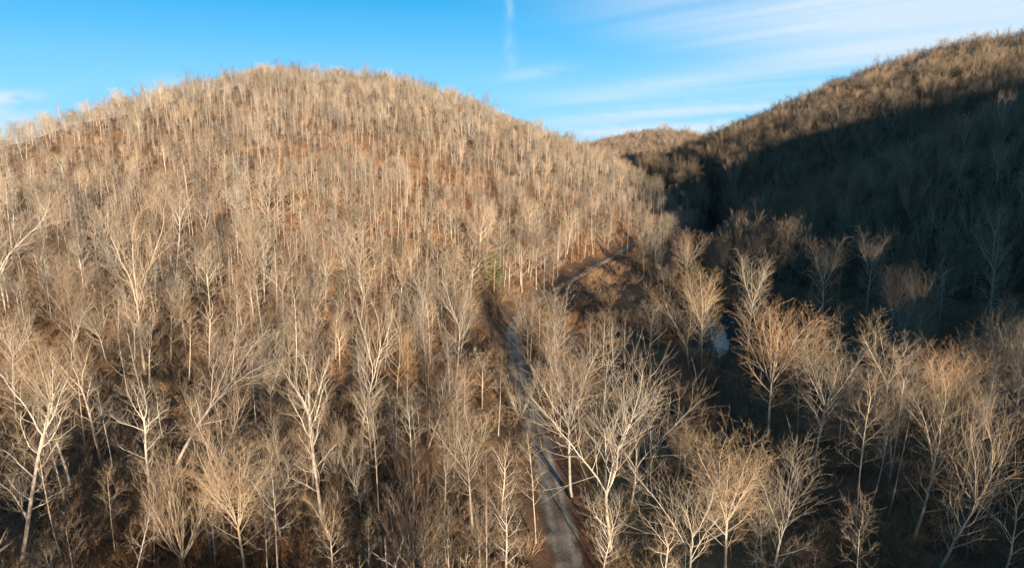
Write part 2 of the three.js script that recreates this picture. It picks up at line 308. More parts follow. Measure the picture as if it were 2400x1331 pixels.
// spec: H height, trunk (share of H that is one stem), lean, kink; boughs { n, t0, angle(t), len(t), up, wob }; branches, shoots, twigs likewise; fine = detail 0..1
function growTree(seed, S) {
  const R = rng(seed), trunk = new Wood(), boughs = [], crown = new Wood(), H = S.H, r0 = S.r;
  const bark = (p, k, s) => { const h = clamp(p[1] / H, 0, 1), m = 0.78 + 0.44 * hash2(k * 7 + seed, s * 3 + Math.floor(p[1] * 2)), lo = S.barkLow, hi = S.bark, t = smooth(0.12, 0.5, h); return [lerp(lo[0], hi[0], t) * m, lerp(lo[1], hi[1], t) * m, lerp(lo[2], hi[2], t) * m]; };
  const shoot = (f) => { const k = 0.75 + 0.5 * R(); return [lerp(S.bark[0], S.twig[0], f) * k, lerp(S.bark[1], S.twig[1], f) * k, lerp(S.bark[2], S.twig[2], f) * k]; };
  const turn0 = R() * 6.28, leanDir = unit([Math.cos(turn0) * S.lean, 1, Math.sin(turn0) * S.lean]);
  const L = H * S.trunk, stem = walk(R, [0, -0.4, 0], leanDir, L + 0.4, S.steps, S.kink, 0.03), tip = S.tip * r0;
  const rTrunk = (t) => lerp(r0 * (1 + 0.55 * Math.exp(-t * L / 0.7)), tip, Math.pow(t, 0.85));
  trunk.tube(stem, stem.map((_, k) => rTrunk(k / (stem.length - 1))), S.sides, bark);
  let az = R() * 6.28;
  const twigsOn = (line, r, n, len, from) => {
    for (let k = 0; k < n; k++) {
      const t = from + (1 - from) * ((k + R()) / n), { p, d } = onLine(line, t), l = len * (0.6 + 0.8 * R()), w = aside(d, S.twigAngle * (0.6 + 0.8 * R()), R() * 6.28), dir = unit([w[0], w[1] + S.twigUp, w[2]]);
      crown.cone(p, [p[0] + dir[0] * l, p[1] + dir[1] * l, p[2] + dir[2] * l], S.twigR * (0.7 + 0.6 * R()), shoot(1));
    }
    const e = line[line.length - 1], q = line[line.length - 2], d = unit([e[0] - q[0], e[1] - q[1], e[2] - q[2]]);
    crown.cone(e, [e[0] + d[0] * len, e[1] + d[1] * len, e[2] + d[2] * len], r, shoot(1));
  };
  const bough = (wood, from, dir, len, r) => {
    const line = walk(R, from, dir, len, S.bSteps, S.bWob, S.bUp), c = (p, k, s) => { const m = 0.85 + 0.3 * hash2(k + seed, s + Math.floor(p[1] * 3)); return [S.bark[0] * m, S.bark[1] * m, S.bark[2] * m]; };
    wood.tube(line, line.map((_, k) => lerp(r, r * 0.22, Math.pow(k / (line.length - 1), 0.9))), S.bSides, c);
    const nB = Math.max(2, Math.round(len * S.perM));
    let a2 = R() * 6.28;
    for (let k = 0; k < nB; k++) {
      const t = S.b0 + (1 - S.b0) * ((k + 0.2 + 0.6 * R()) / nB), { p, d } = onLine(line, t); a2 += 2.4 + (R() - 0.5) * 0.9;
      const l2 = (len * S.l2 * (1 - 0.45 * t) + 0.5) * (0.7 + 0.6 * R()), r2 = Math.min(lerp(r, r * 0.22, t) * 0.65, 0.012 * l2 + 0.012), d2 = aside(d, S.a2 * (0.7 + 0.6 * R()), a2);
      const line2 = walk(R, p, unit([d2[0], d2[1] + S.up2, d2[2]]), l2, S.steps2, S.wob2, S.bUp * 1.3);
      wood.tube(line2, line2.map((_, q) => lerp(r2, r2 * 0.3, q / (line2.length - 1))), 3, (p2, q) => { const f = 0.25 + 0.5 * q / S.steps2; return [lerp(S.bark[0], S.twig[0], f), lerp(S.bark[1], S.twig[1], f), lerp(S.bark[2], S.twig[2], f)]; });
      for (let m = 0; m < S.n3; m++) {
        const { p: p3, d: d3 } = onLine(line2, 0.15 + 0.85 * ((m + R()) / S.n3)), l3 = (l2 * S.l3 + 0.35) * (0.6 + 0.8 * R()), w = aside(d3, S.a2 * (0.6 + 0.8 * R()), R() * 6.28), w2 = unit([w[0], w[1] + S.up2, w[2]]);
        const line3 = walk(R, p3, w2, l3, 2, S.wob2, S.bUp * 1.5);
        if (S.n4 > 0) { crown.tube(line3, [r2 * 0.5, r2 * 0.36, r2 * 0.2].map((q) => Math.max(q, S.twigR * 0.9)), 3, () => shoot(0.75)); twigsOn(line3, S.twigR, S.n4, S.twigLen, 0.1); } else crown.cone(p3, line3[2], Math.max(r2 * 0.5, S.twigR), shoot(0.8));
      }
      if (S.n4 > 0) twigsOn(line2, S.twigR, S.n4, S.twigLen, 0.3); else crown.cone(line2[line2.length - 1], [0, 1, 2].map((q) => line2[line2.length - 1][q] + d2[q] * 0.5 + (q === 1 ? 0.3 : 0)), S.twigR, shoot(1));
    }
    twigsOn(line, S.twigR, S.n4 || 1, S.twigLen, 0.7);
  };
  for (let k = 0; k < S.boughs; k++) {   // boughs up the stem
    const t = S.t0 + (1 - S.t0) * ((k + 0.15 + 0.7 * R()) / S.boughs), { p, d } = onLine(stem, t); az += 2.4 + (R() - 0.5) * 1.1;
    const u = (t - S.t0) / (1 - S.t0), len = H * S.bLen(u) * (0.75 + 0.5 * R()), w = new Wood();
    bough(w, p, aside(d, S.bAngle(u) * (0.85 + 0.3 * R()), az), len, Math.min(rTrunk(t) * 0.6, 0.0125 * len + 0.02)); boughs.push(w);
  }
  const end = onLine(stem, 0.9999);
  for (let k = 0; k < S.forks; k++) {   // the stem divides
    az += 6.28 / S.forks + (R() - 0.5) * 0.7; const w = new Wood();
    bough(w, end.p, aside(end.d, S.forkAngle * (0.5 + 0.9 * R()), az), H * (1 - S.trunk) * (0.92 + 0.25 * R()), tip * (S.forks > 1 ? 0.62 : 1)); boughs.push(w);
  }
  return { trunk, boughs, crown, H };
}
const PALE = [0.55, 0.475, 0.385], GREY = [0.36, 0.315, 0.255], TAN = [0.32, 0.242, 0.162], OCHRE = [0.35, 0.255, 0.155], RUSSET = [0.34, 0.19, 0.11], DUN = [0.285, 0.215, 0.15];
const KIND = {
  // wide pale crown on crooked boughs
  spreading: (o) => ({ H: 24, r: 0.27, trunk: 0.52, tip: 0.6, lean: 0.1, kink: 0.1, steps: 9, sides: 8, bark: PALE, barkLow: [0.36, 0.29, 0.22], twig: TAN, boughs: 8, t0: 0.42, bAngle: (u) => lerp(1.05, 0.7, u), bLen: (u) => lerp(0.2, 0.27, u), bUp: 0.07, bWob: 0.5, bSteps: 8, bSides: 5, perM: 1.15, b0: 0.14, l2: 0.42, a2: 0.75, up2: 0.12, wob2: 0.55, steps2: 3, n3: 4, l3: 0.42, n4: 2, twigLen: 0.8, twigR: 0.012, twigAngle: 0.7, twigUp: 0.12, forks: 4, forkAngle: 0.4, ...o }),
  // full rounded crown of fine rising branches
  rounded: (o) => ({ H: 25, r: 0.29, trunk: 0.54, tip: 0.62, lean: 0.05, kink: 0.05, steps: 8, sides: 7, bark: [0.48, 0.41, 0.33], barkLow: [0.32, 0.265, 0.21], twig: OCHRE, boughs: 9, t0: 0.62, bAngle: (u) => lerp(1.0, 0.7, u), bLen: (u) => lerp(0.19, 0.26, u), bUp: 0.035, bWob: 0.3, bSteps: 6, bSides: 4, perM: 1.25, b0: 0.2, l2: 0.34, a2: 0.75, up2: 0.04, wob2: 0.36, steps2: 3, n3: 4, l3: 0.45, n4: 3, twigLen: 0.7, twigR: 0.0115, twigAngle: 0.85, twigUp: 0.03, forks: 8, forkAngle: 0.5, ...o }),
  // slim stem drawn up by its neighbours
  slender: (o) => ({ H: 23, r: 0.17, trunk: 0.84, tip: 0.3, lean: 0.05, kink: 0.05, steps: 9, sides: 6, bark: [0.46, 0.4, 0.33], barkLow: [0.34, 0.28, 0.22], twig: TAN, boughs: 12, t0: 0.45, bAngle: (u) => lerp(0.95, 0.6, u), bLen: (u) => lerp(0.17, 0.13, u), bUp: 0.06, bWob: 0.4, bSteps: 5, bSides: 3, perM: 1.1, b0: 0.2, l2: 0.45, a2: 0.75, up2: 0.08, wob2: 0.5, steps2: 2, n3: 4, l3: 0.45, n4: 2, twigLen: 0.6, twigR: 0.012, twigAngle: 0.75, twigUp: 0.1, forks: 2, forkAngle: 0.4, ...o }),
  // low broom of many stems
  broom: (o) => ({ H: 13, r: 0.17, trunk: 0.16, tip: 0.9, lean: 0.05, kink: 0.05, steps: 3, sides: 6, bark: [0.42, 0.35, 0.27], barkLow: [0.34, 0.28, 0.21], twig: [0.36, 0.22, 0.12], boughs: 3, t0: 0.5, bAngle: () => 0.75, bLen: () => 0.7, bUp: 0.11, bWob: 0.2, bSteps: 7, bSides: 4, perM: 1.25, b0: 0.18, l2: 0.34, a2: 0.45, up2: 0.25, wob2: 0.25, steps2: 3, n3: 3, l3: 0.5, n4: 3, twigLen: 0.7, twigR: 0.011, twigAngle: 0.4, twigUp: 0.4, forks: 7, forkAngle: 0.6, ...o }),
};
const bareWood = new THREE.MeshStandardMaterial({ vertexColors: true, roughness: 0.85 });

// ---------------------------------------------------------------- the trees one can tell apart: kind, x, z, height, lean, label
const STANDING = [
  ['spreading', -52.6, -64.5, 23.6, 4.6, 'tall pale many limbed tree at the bottom left corner of the view'],
  ['spreading', -23.2, -75.2, 22.8, -1.3, 'tallest pale tree left of the road with one straight white stem'],
  ['spreading', -48.1, -88.1, 25.9, 16.3, 'pale tree leaning far to the right over a horizontal broken limb'],
  ['spreading', -25.0, -103.4, 23.3, 2.4, 'pale forked tree standing left of the feathery ochre tree'],
  ['spreading', -13.4, -95.9, 14.2, 3.9, 'small white tree leaning right below the two slim white stems'],
  ['narrow', -18.1, -110.2, 15.8, 0.0, 'feathery ochre tree with a narrow pointed crown left of the road'],
  ['slender', -17.0, -133.7, 19.2, -1.5, 'slim white twin stemmed tree above the small leaning white tree'],
  ['spreading', -11.3, -129.7, 21.0, 0.2, 'pale tree reaching long low boughs to the right over the road'],
  ['rounded', -4.8, -75.4, 16.0, 0.1, 'full pale bushy crowned tree close to the left road edge'],
  ['spreading', -8.7, -79.0, 12.3, 1.3, 'thin forked tree pressed against the bushy pale roadside tree'],
  ['broom', -11.2, -68.0, 9.5, 0.1, 'broad russet tipped broom shaped tree at the bottom edge'],
  ['broom', -14.6, -84.9, 7.1, 0.0, 'smaller reddish broom shaped tree behind the broad one'],
  ['broom', -36.4, -66.9, 11.6, 0.1, 'pale bushy many stemmed tree at the bottom edge left of centre'],
  ['spreading', -26.8, -71.5, 15.3, -2.5, 'grey tree bending left with a bare lower stem'],
  ['spreading', -69.4, -122.1, 31.1, 1.8, 'tall white double stemmed tree on the left above the leaf covered clearing'],
  ['spreading', -88.2, -130.5, 16.9, 0.8, 'short pale tree with a knot of crooked boughs on the far left'],
  ['spreading', -91.3, -180.8, 24.2, 4.7, 'white forked tree rising in front of the hill foot on the left'],
  ['spreading', -86.1, -186.2, 21.1, 0.4, 'white tree with fanned boughs right of the white forked one'],
  ['spreading', -62.3, -162.1, 22.1, 0.1, 'white tree before the dark thicket at the foot of the hill'],
  ['spreading', -56.2, -160.9, 19.5, 0.0, 'pale tree behind the rust brown leafy bush'],
  ['spreading', -58.5, -89.3, 17.7, -1.5, 'dark stemmed tree leaning left over the leaf covered clearing'],
  ['slender', -51.8, -94.1, 11.1, 0.3, 'stout straight stem among orange leaves in the clearing'],
  ['slender', -64.2, -107.4, 17.7, -0.5, 'slim pale pole just right of the far left trees'],
  ['slender', -60.0, -104.7, 17.4, -1.1, 'second slim pale pole beside the clearing'],
  ['spreading', -106.5, -138.9, 29.4, 0.5, 'tall pale tree cut by the left edge halfway up'],
  ['slender', -40.8, -120.1, 23.6, 0.2, 'straight tree between the leaning tree and the tallest pale tree'],
  ['slender', 2.9, -74.1, 14.2, -0.1, 'slim dark tree standing right at the left road edge'],
  ['spreading', -0.7, -66.2, 12.0, -0.0, 'low spreading tree at the bottom left of the road'],
  ['spreading', 11.7, -71.8, 24.5, -1.4, 'tallest pale tree between road and creek with wide boughs'],
  ['rounded', 8.1, -85.1, 20.8, -0.2, 'dark stemmed tree right of the road beside the tallest one'],
  ['spreading', 15.6, -81.3, 18.4, 0.1, 'pale tree reaching boughs right towards the dark creek bed'],
  ['spreading', 19.0, -62.7, 16.2, -0.3, 'wide pale tree at the bottom edge between road and creek'],
  ['rounded', 27.8, -67.3, 10.4, -0.0, 'tan bushy tree at the bottom beside the black creek shadow'],
  ['rounded', 22.5, -63.2, 17.3, -0.2, 'tall tan tree at the bottom edge with dense fine twigs'],
  ['spreading', 15.6, -62.4, 10.8, 0.0, 'pale low tree at the bottom edge right of the road'],
  ['slender', 11.6, -147.2, 10.7, 0.0, 'short slim tree first in the row at the road bend'],
  ['slender', 17.3, -144.1, 11.3, -0.1, 'second slim tree in the short row above the clearing'],
  ['slender', 20.1, -143.8, 13.7, -0.1, 'third slim tree in the short row above the clearing'],
  ['slender', 22.6, -142.8, 13.6, -0.1, 'fourth slim tree in the short row above the clearing'],
  ['slender', 25.7, -146.9, 12.0, -0.1, 'fifth slim tree in the short row above the clearing'],
  ['slender', 28.4, -148.1, 12.0, -0.1, 'sixth slim tree in the short row above the clearing'],
  ['slender', 31.7, -150.4, 12.4, -0.1, 'seventh slim tree in the short row above the clearing'],
  ['slender', 34.1, -151.7, 11.2, -0.1, 'last slim tree in the short row beside the creek trees'],
  ['rounded', 40.1, -136.3, 22.2, -0.4, 'lit pale tree standing left of the blue creek water'],
  ['spreading', 37.6, -136.1, 19.2, -3.5, 'leaning pale tree just left of the one by the water'],
  ['rounded', 53.5, -203.1, 19.8, -0.3, 'half lit round tree in the black shade behind the water'],
  ['rounded', 53.8, -148.4, 22.7, -0.1, 'broad dome crowned tree right of the blue creek water'],
  ['rounded', 41.2, -101.3, 22.5, -0.2, 'big lit dome crowned tree in front of the creek bend'],
  ['rounded', 47.5, -104.8, 19.0, -0.6, 'lit round tree right of the big dome crowned one'],
  ['rounded', 44.2, -91.7, 19.8, 2.0, 'lit tree leaning right in the row beyond the creek'],
  ['slender', 40.1, -132.9, 12.8, 2.3, 'thin tree bending over the creek water'],
  ['slender', 42.5, -75.5, 22.5, 1.1, 'tall twin stemmed tree rising from the black creek bank'],
  ['slender', 49.2, -80.3, 20.0, 0.6, 'slim reddish stemmed tree right of the tall twin stems'],
  ['spreading', 48.7, -74.1, 21.0, 2.1, 'pale many stemmed tree fanning out right of the slim red stem'],
  ['spreading', 47.7, -67.8, 18.7, 2.3, 'leaning grey tree at the bottom right'],
  ['spreading', 54.8, -67.2, 16.2, -0.6, 'pale tree at the bottom right corner of the view'],
  ['rounded', 77.8, -164.4, 23.0, -0.5, 'pale tree with a bough bent left on the dark slope foot'],
  ['rounded', 94.0, -174.4, 22.2, -0.5, 'narrow ragged lit tree alone in the dark slope foot'],
  ['rounded', 90.6, -145.1, 19.1, -0.4, 'wide low dome crowned tree on the right slope foot'],
  ['spreading', 107.9, -165.4, 16.5, -0.3, 'small white fan shaped tree behind the wide dome'],
  ['rounded', 128.4, -177.9, 20.7, -0.5, 'lit russet tipped tree near the right edge'],
  ['rounded', 110.7, -152.0, 24.5, -0.6, 'lit grey tree directly below the russet tipped one'],
  ['slender', 108.8, -149.9, 16.0, -0.3, 'slim lit tree low beside the lit grey tree'],
  ['spreading', 175.8, -247.9, 17.3, -0.5, 'single lit tree high on the dark slope by the right edge'],
  ['slender', 124.7, -199.8, 16.1, -0.3, 'small bright pointed tree in the dark slope'],
  ['rounded', 147.9, -226.4, 13.6, -0.4, 'lit tree on the near spur second from the right edge'],
  ['rounded', 153.8, -216.8, 16.2, -0.5, 'lit tree on the near spur close to the right edge'],
  ['rounded', 149.9, -199.9, 13.9, -0.3, 'lit tree cut by the right edge below the spur'],
  ['rounded', 139.6, -239.5, 13.7, -0.3, 'jagged lit tree at the left end of the near spur'],
  ['slender', 108.4, -242.5, 12.6, -0.2, 'faint small tree alone in the middle of the black slope'],
  ['rounded', 93.8, -271.3, 12.9, -0.1, 'faint round tree in the black shade above the creek'],
  ['rounded', 88.2, -219.6, 13.1, -0.2, 'dim tree left of the narrow ragged lit one'],
  ['spreading', 82.3, -112.5, 14.1, -3.8, 'crooked pale tree on the right with a dark hollow stem'],
  ['spreading', 92.0, -119.5, 15.6, -1.2, 'crooked lit tree touching the right edge halfway down'],
  ['slender', 87.6, -177.6, 18.1, -0.2, 'dim slim tree between two lit trees on the slope foot'],
  ['rounded', 84.7, -135.0, 11.5, -0.1, 'dim tree in deep shade below the wide dome'],
];
KIND.narrow = (o) => KIND.slender({ H: 17, r: 0.15, trunk: 0.94, tip: 0.12, t0: 0.3, boughs: 22, bAngle: () => 0.62, bLen: (u) => lerp(0.24, 0.08, u), bUp: 0.06, perM: 1.4, twig: [0.40, 0.225, 0.10], bark: [0.44, 0.34, 0.24], forks: 1, ...o });
const VARIANTS = {
  spreading: [KIND.spreading({}), KIND.spreading({ trunk: 0.42, forks: 3, boughs: 8, lean: 0.18 }), KIND.spreading({ trunk: 0.68, boughs: 12, t0: 0.34, forks: 3, r: 0.28 }), KIND.spreading({ trunk: 0.34, forks: 4, boughs: 3, forkAngle: 0.42, bark: [0.56, 0.49, 0.4] }), KIND.spreading({ trunk: 0.7, boughs: 11, t0: 0.3, bAngle: (u) => lerp(1.2, 0.6, u), forks: 2, twig: DUN }), KIND.spreading({ trunk: 0.45, boughs: 5, forks: 4, forkAngle: 0.5, twig: DUN, bark: GREY })],
  rounded: [KIND.rounded({}), KIND.rounded({ trunk: 0.45, forks: 9, forkAngle: 0.42, boughs: 7 }), KIND.rounded({ trunk: 0.64, boughs: 13, t0: 0.5, forks: 6, bAngle: (u) => lerp(1.15, 0.7, u) }), KIND.rounded({ trunk: 0.56, boughs: 11, t0: 0.5, forks: 7, forkAngle: 0.52, bark: [0.52, 0.45, 0.37], twig: TAN }), KIND.rounded({ trunk: 0.5, boughs: 7, forks: 10, forkAngle: 0.5, twig: [0.37, 0.23, 0.13] })],
  slender: [KIND.slender({}), KIND.slender({ t0: 0.6, boughs: 9, trunk: 0.8, forks: 3 }), KIND.slender({ bark: PALE, kink: 0.09, lean: 0.1, t0: 0.5 }), KIND.slender({ r: 0.16, t0: 0.55, boughs: 9, bark: GREY, twig: DUN }), KIND.slender({ t0: 0.38, boughs: 15, bLen: (u) => lerp(0.21, 0.12, u), twig: OCHRE })],
  broom: [KIND.broom({}), KIND.broom({ bark: [0.5, 0.43, 0.35], twig: TAN, forks: 9, perM: 1 })],
  narrow: [KIND.narrow({})],
  snag: [KIND.slender({ H: 10, r: 0.2, trunk: 0.95, tip: 0.55, boughs: 6, t0: 0.5, bLen: () => 0.12, perM: 0.9, n3: 0, n4: 0, forks: 0, bark: GREY, lean: 0.12, kink: 0.1 }), KIND.slender({ H: 8, r: 0.24, trunk: 0.96, tip: 0.7, boughs: 4, t0: 0.45, bLen: () => 0.2, perM: 1, n3: 1, n4: 0, forks: 1, bark: PALE, lean: 0.16, kink: 0.12 })],
};
const PROTO = {};
for (const kind in VARIANTS) PROTO[kind] = VARIANTS[kind].map((S, i) => { const t = growTree(101 + i * 13 + kind.length * 7, S); return { H: t.H, trunk: t.trunk.build(), boughs: t.boughs.map((b) => b.build()), crown: t.crown.build(), all: t }; });
function joined(woods) {
  const w = new Wood();
  for (const s of woods) { const b = w.p.length / 3; for (const v of s.p) w.p.push(v); for (const v of s.n) w.n.push(v); for (const v of s.c) w.c.push(v); for (const v of s.i) w.i.push(v + b); }
  return w.build();
}
for (const kind in PROTO) for (const P of PROTO[kind]) { P.full = joined([...P.all.boughs, P.all.crown]); delete P.all; }
const SHADES = [[1, 1, 1], [0.8, 0.8, 0.82], [1.05, 0.98, 0.9], [0.68, 0.6, 0.56], [1.02, 1.05, 1.08], [1.22, 1.14, 1]].map(([r, g, b]) => { const m = bareWood.clone(); m.color.setRGB(r, g, b); return m; });
const FIRST = new Map();
function plant(kind, v, x, z, H, lean, turn, shade, detailed) {   // the first of a kind is built, the others are clones of it
  const P = PROTO[kind][v], key = kind + v + detailed, m = SHADES[shade]; let t;
  if (!FIRST.has(key)) {
    t = new THREE.Group();
    const add = (n, g) => { const q = new THREE.Mesh(g, m); q.name = n; q.castShadow = q.receiveShadow = true; t.add(q); };
    add('trunk', P.trunk);
    if (detailed) { P.boughs.forEach((b) => add('bough', b)); add('crown', P.crown); } else add('crown', P.full);
    FIRST.set(key, t);
  } else { t = FIRST.get(key).clone(); t.traverse((q) => { if (q.isMesh) q.material = m; }); }
  t.name = numbered('bare_tree'); t.userData = {};
  const s = H / (P.H * 1.02), wide = lerp(s, 0.8, 0.2) * 0.92;
  t.scale.set(wide, s, wide); t.position.set(x, height(x, z) - 0.05, z);
  t.quaternion.setFromUnitVectors(new THREE.Vector3(0, 1, 0), new THREE.Vector3(lean / Math.max(4, H), 1, 0).normalize()).multiply(new THREE.Quaternion().setFromAxisAngle(new THREE.Vector3(0, 1, 0), turn));
  scene.add(t);
  return t;
}
const R0 = rng(77), spots = [];   // every stem, to keep a distance
STANDING.forEach(([kind, x, z, H, lean, label], i) => {
  const v = Math.floor(R0() * VARIANTS[kind].length), shade = x > 40 ? [0, 2, 5][Math.floor(R0() * 3)] : [0, 1, 2, 4, 0][Math.floor(R0() * 5)];
  const t = plant(kind, v, x, z, H, lean, R0() * 6.28, shade, true);
  tag(t, label, 'tree'); spots.push([x, z, kind === 'slender' || H < 14 ? 2.2 : 3.6]);
});

// ---------------------------------------------------------------- the wood round them
const inView = (x, y, z, margin = 1.06) => { const d = -(z) * Math.cos(0.2094) - (y - 48) * Math.sin(0.2094), v = (y - 48) * Math.cos(0.2094) - z * Math.sin(0.2094); return d > 5 && Math.abs(x / d) < 0.7537 * margin + 6 / d && v / d > -0.418 * margin - 16 / d; };
const open = (x, z) => {   // where nothing tall grows
  if (z > 0 || z < -800) return false;
  const [rd, , rs] = polyDist(ROAD, x, z);
  if (rd < (z < -300 ? 2 : z < -165 && z > -258 && rs < 0 ? 12 : z < -85 ? 2.3 : 3.2)) return true;
  if (x > 8 && x < 52 && z < -55 && z > -160 && polyDist(SLOUGH, x, z)[0] < 7) return true;
  if (polyDist(CREEK, x, z)[0] < (z > -192 ? 5 : 3)) return true;
  return Math.hypot((x - 27) / 9, (z + 104) / 11) < 1 || Math.hypot((x + 60) / 14, (z + 104) / 10) < 1 || Math.hypot((x + 37) / 8, (z + 97) / 8) < 1 || Math.hypot((x + 30) / 6, (z + 74) / 6) < 1 || Math.hypot((x - 24) / 12, (z + 126) / 9) < 1 || (x > 2.5 && x < 22 && z < -152 && z > -190) || (x > 8 && x < 44 && z < -151 && z > -250 && x > -0.32 * (z + 130));
};
const PINE = [-5.2, -192.6];
const candidates = [];
{
  const R = rng(5), cell = 4.6;
  for (let gz = 0; gz < 480; gz++) for (let gx = -190; gx < 215; gx++) {
    const c = gz * cell > 700 ? 1 : 0; if (c && (gx + gz) % 2) continue;
    const x = (gx + 0.08 + 0.84 * R()) * cell, z = 120 - (gz + 0.08 + 0.84 * R()) * cell, pick = R(), tall = R(), turn = R(), tone = R(), side = R();
    if (open(x, z) || (z > -57 && x > 1 && x < 36)) continue;
    const y = height(x, z), d = Math.hypot(x, y - 48, z), kind = kindOfLand(x, z);
    const seen = z < -45 && inView(x, y + 10, z);
    if (!seen && !((kind === 4 || z > -330) && x > -60 && x < 520 && z < 110 && z > -330 && pick < 0.62)) continue;
    if (z < -640 && (kind === 1 || kind === 0) && x < 110) continue;
    if (pick > (kind === 0 && x < 36 && z < -200 ? 0.7 : kind === 0 ? (x > 36 ? (z > -108 ? (x < 85 ? 0.55 : 0.3) : z > -185 ? 0.05 : 0.26) : 0.48) : kind === 1 ? (z > -240 ? 0.66 : z > -400 ? 0.9 : 1) : kind === 2 ? 0.8 : 0.9)) continue;
    const p = kind === 4 ? pick : hash2(gx, gz);
    if (z > PINE[1] - 2 && z < PINE[1] + 75 && Math.abs(x - PINE[0] * z / PINE[1]) < 6.5) continue;
    if (z > -188 && z < -132 && Math.abs(x + 0.311 * z) < 3) continue;   // the creek shows here
    if (spots.some(([a, b, r]) => (a - x) ** 2 + (b - z) ** 2 < r * r)) continue;
    candidates.push({ x, y, z, d, kind, pick: p, tall, turn: turn * 6.28, tone, side, seen });
  }
}
const near = candidates.filter((c) => c.seen && c.z > -235 && (c.kind === 0 || c.z > -190)).map((c) => {
  const beyond = c.x > 36, kind = beyond ? (c.pick < 0.38 ? 'rounded' : c.pick < 0.86 ? 'slender' : 'spreading') : c.pick < 0.6 ? 'slender' : c.pick < 0.8 ? 'spreading' : c.pick < 0.91 ? 'rounded' : c.pick < 0.95 ? 'snag' : 'broom';
  const H = beyond && c.z < -150 ? 7 + 5 * c.tall : kind === 'broom' ? 6 + 4 * c.tall : kind === 'snag' ? 6 + 5 * c.tall : (beyond ? 13 : 7) + (beyond ? 8 : 10.5) * Math.pow(c.tall, 1.2);
  return { ...c, form: kind, H, size: H / c.d };
}).sort((a, b) => b.size - a.size);
const ORD = ['first', 'second', 'third', 'fourth', 'fifth', 'sixth', 'seventh', 'eighth', 'ninth', 'tenth', 'eleventh', 'twelfth', 'thirteenth', 'fourteenth', 'fifteenth', 'sixteenth', 'seventeenth', 'eighteenth', 'nineteenth', 'twentieth'];
const rowName = (r) => (r ? ORD[r] + ' nearest row' : 'nearest row');
const single = near.slice(0, 225), merged = new Set(near.slice(225).map((c) => c.x));
single.forEach((c) => {
  c.v = Math.floor(c.turn * 97) % VARIANTS[c.form].length; c.shade = c.x > 36 ? [0, 2, 4, 5, 1][Math.floor(c.tone * 5)] : Math.floor(c.tone * 5); if (c.x > 36 && c.form === 'slender') c.v = c.side < 0.5 ? 0 : 2;
  c.o = plant(c.form, c.v, c.x, c.z, c.H, (c.side - 0.5) * (c.tone > 0.8 ? 7 : 2.4), c.turn, c.shade, false);
});
{   // each by its look and its place in its row
  const zones = [[(c) => polyDist(ROAD, c.x, c.z)[2] > 0, 'left of the road'], [(c) => polyDist(CREEK, c.x, c.z)[2] > 0, 'between road and creek'], [() => true, 'beyond the creek']];
  const FORM = { slender: 'slim', spreading: 'spreading', rounded: 'bushy crowned', broom: 'low bushy', snag: 'broken dead' }, SHADE = ['tan', 'grey brown', 'golden tan', 'dark brown', 'pale', 'bright pale'];
  for (const c of single) c.zone = zones.findIndex(([f]) => f(c));
  zones.forEach(([, where], k) => {
    const mine = single.filter((c) => c.zone === k).sort((a, b) => b.z - a.z), rows = Math.max(1, Math.ceil(mine.length / 12));
    for (let r = 0; r < rows; r++) mine.slice(r * 12, r * 12 + 12).sort((a, b) => a.x / -a.z - b.x / -b.z).forEach((c, i) => tag(c.o, `${SHADE[c.shade]} ${FORM[c.form]} tree, ${ORD[i]} from left in ${rowName(r)} ${where}`, 'tree'));
  });
}

// the rest of the wood: too many and too alike to tell apart
const thin = (o) => ({ n4: 0, sides: 5, steps: 6, bSides: 3, bSteps: 4, steps2: 2, twigAngle: 0.6, ...o });
const FAR = [
  KIND.slender(thin({ boughs: 10, twigR: 0.037, n3: 4, t0: 0.52, r: 0.2, bark: PALE, barkLow: [0.46, 0.4, 0.32] })), KIND.slender(thin({ boughs: 13, twigR: 0.042, t0: 0.58, bLen: (u) => lerp(0.17, 0.13, u), r: 0.2, bark: PALE, barkLow: [0.42, 0.36, 0.29] })),
  KIND.slender(thin({ boughs: 10, twigR: 0.042, t0: 0.5, twig: DUN, bark: [0.4, 0.34, 0.28] })), KIND.rounded(thin({ H: 20, boughs: 9, twigR: 0.042, n3: 5, trunk: 0.7, t0: 0.42, bLen: (u) => 0.27, r: 0.22, forks: 4 })),
  KIND.rounded(thin({ H: 19, boughs: 8, twigR: 0.042, n3: 5, trunk: 0.55, forks: 4, bLen: (u) => 0.26, twig: TAN, r: 0.2 })), KIND.spreading(thin({ H: 20, boughs: 6, twigR: 0.042, n3: 5, r: 0.26 })),
  KIND.rounded(thin({ H: 14, boughs: 8, twigR: 0.042, n3: 5, trunk: 0.45, t0: 0.25, forks: 4, bLen: () => 0.4, r: 0.18, twig: TAN })), KIND.broom(thin({ H: 12, twigR: 0.037, n3: 5, forks: 6, boughs: 2, bark: PALE, twig: TAN })),
].map((S, i) => { const t = growTree(900 + i * 31, S); return { H: t.H, g: joined([t.trunk, ...t.boughs, t.crown]) }; });
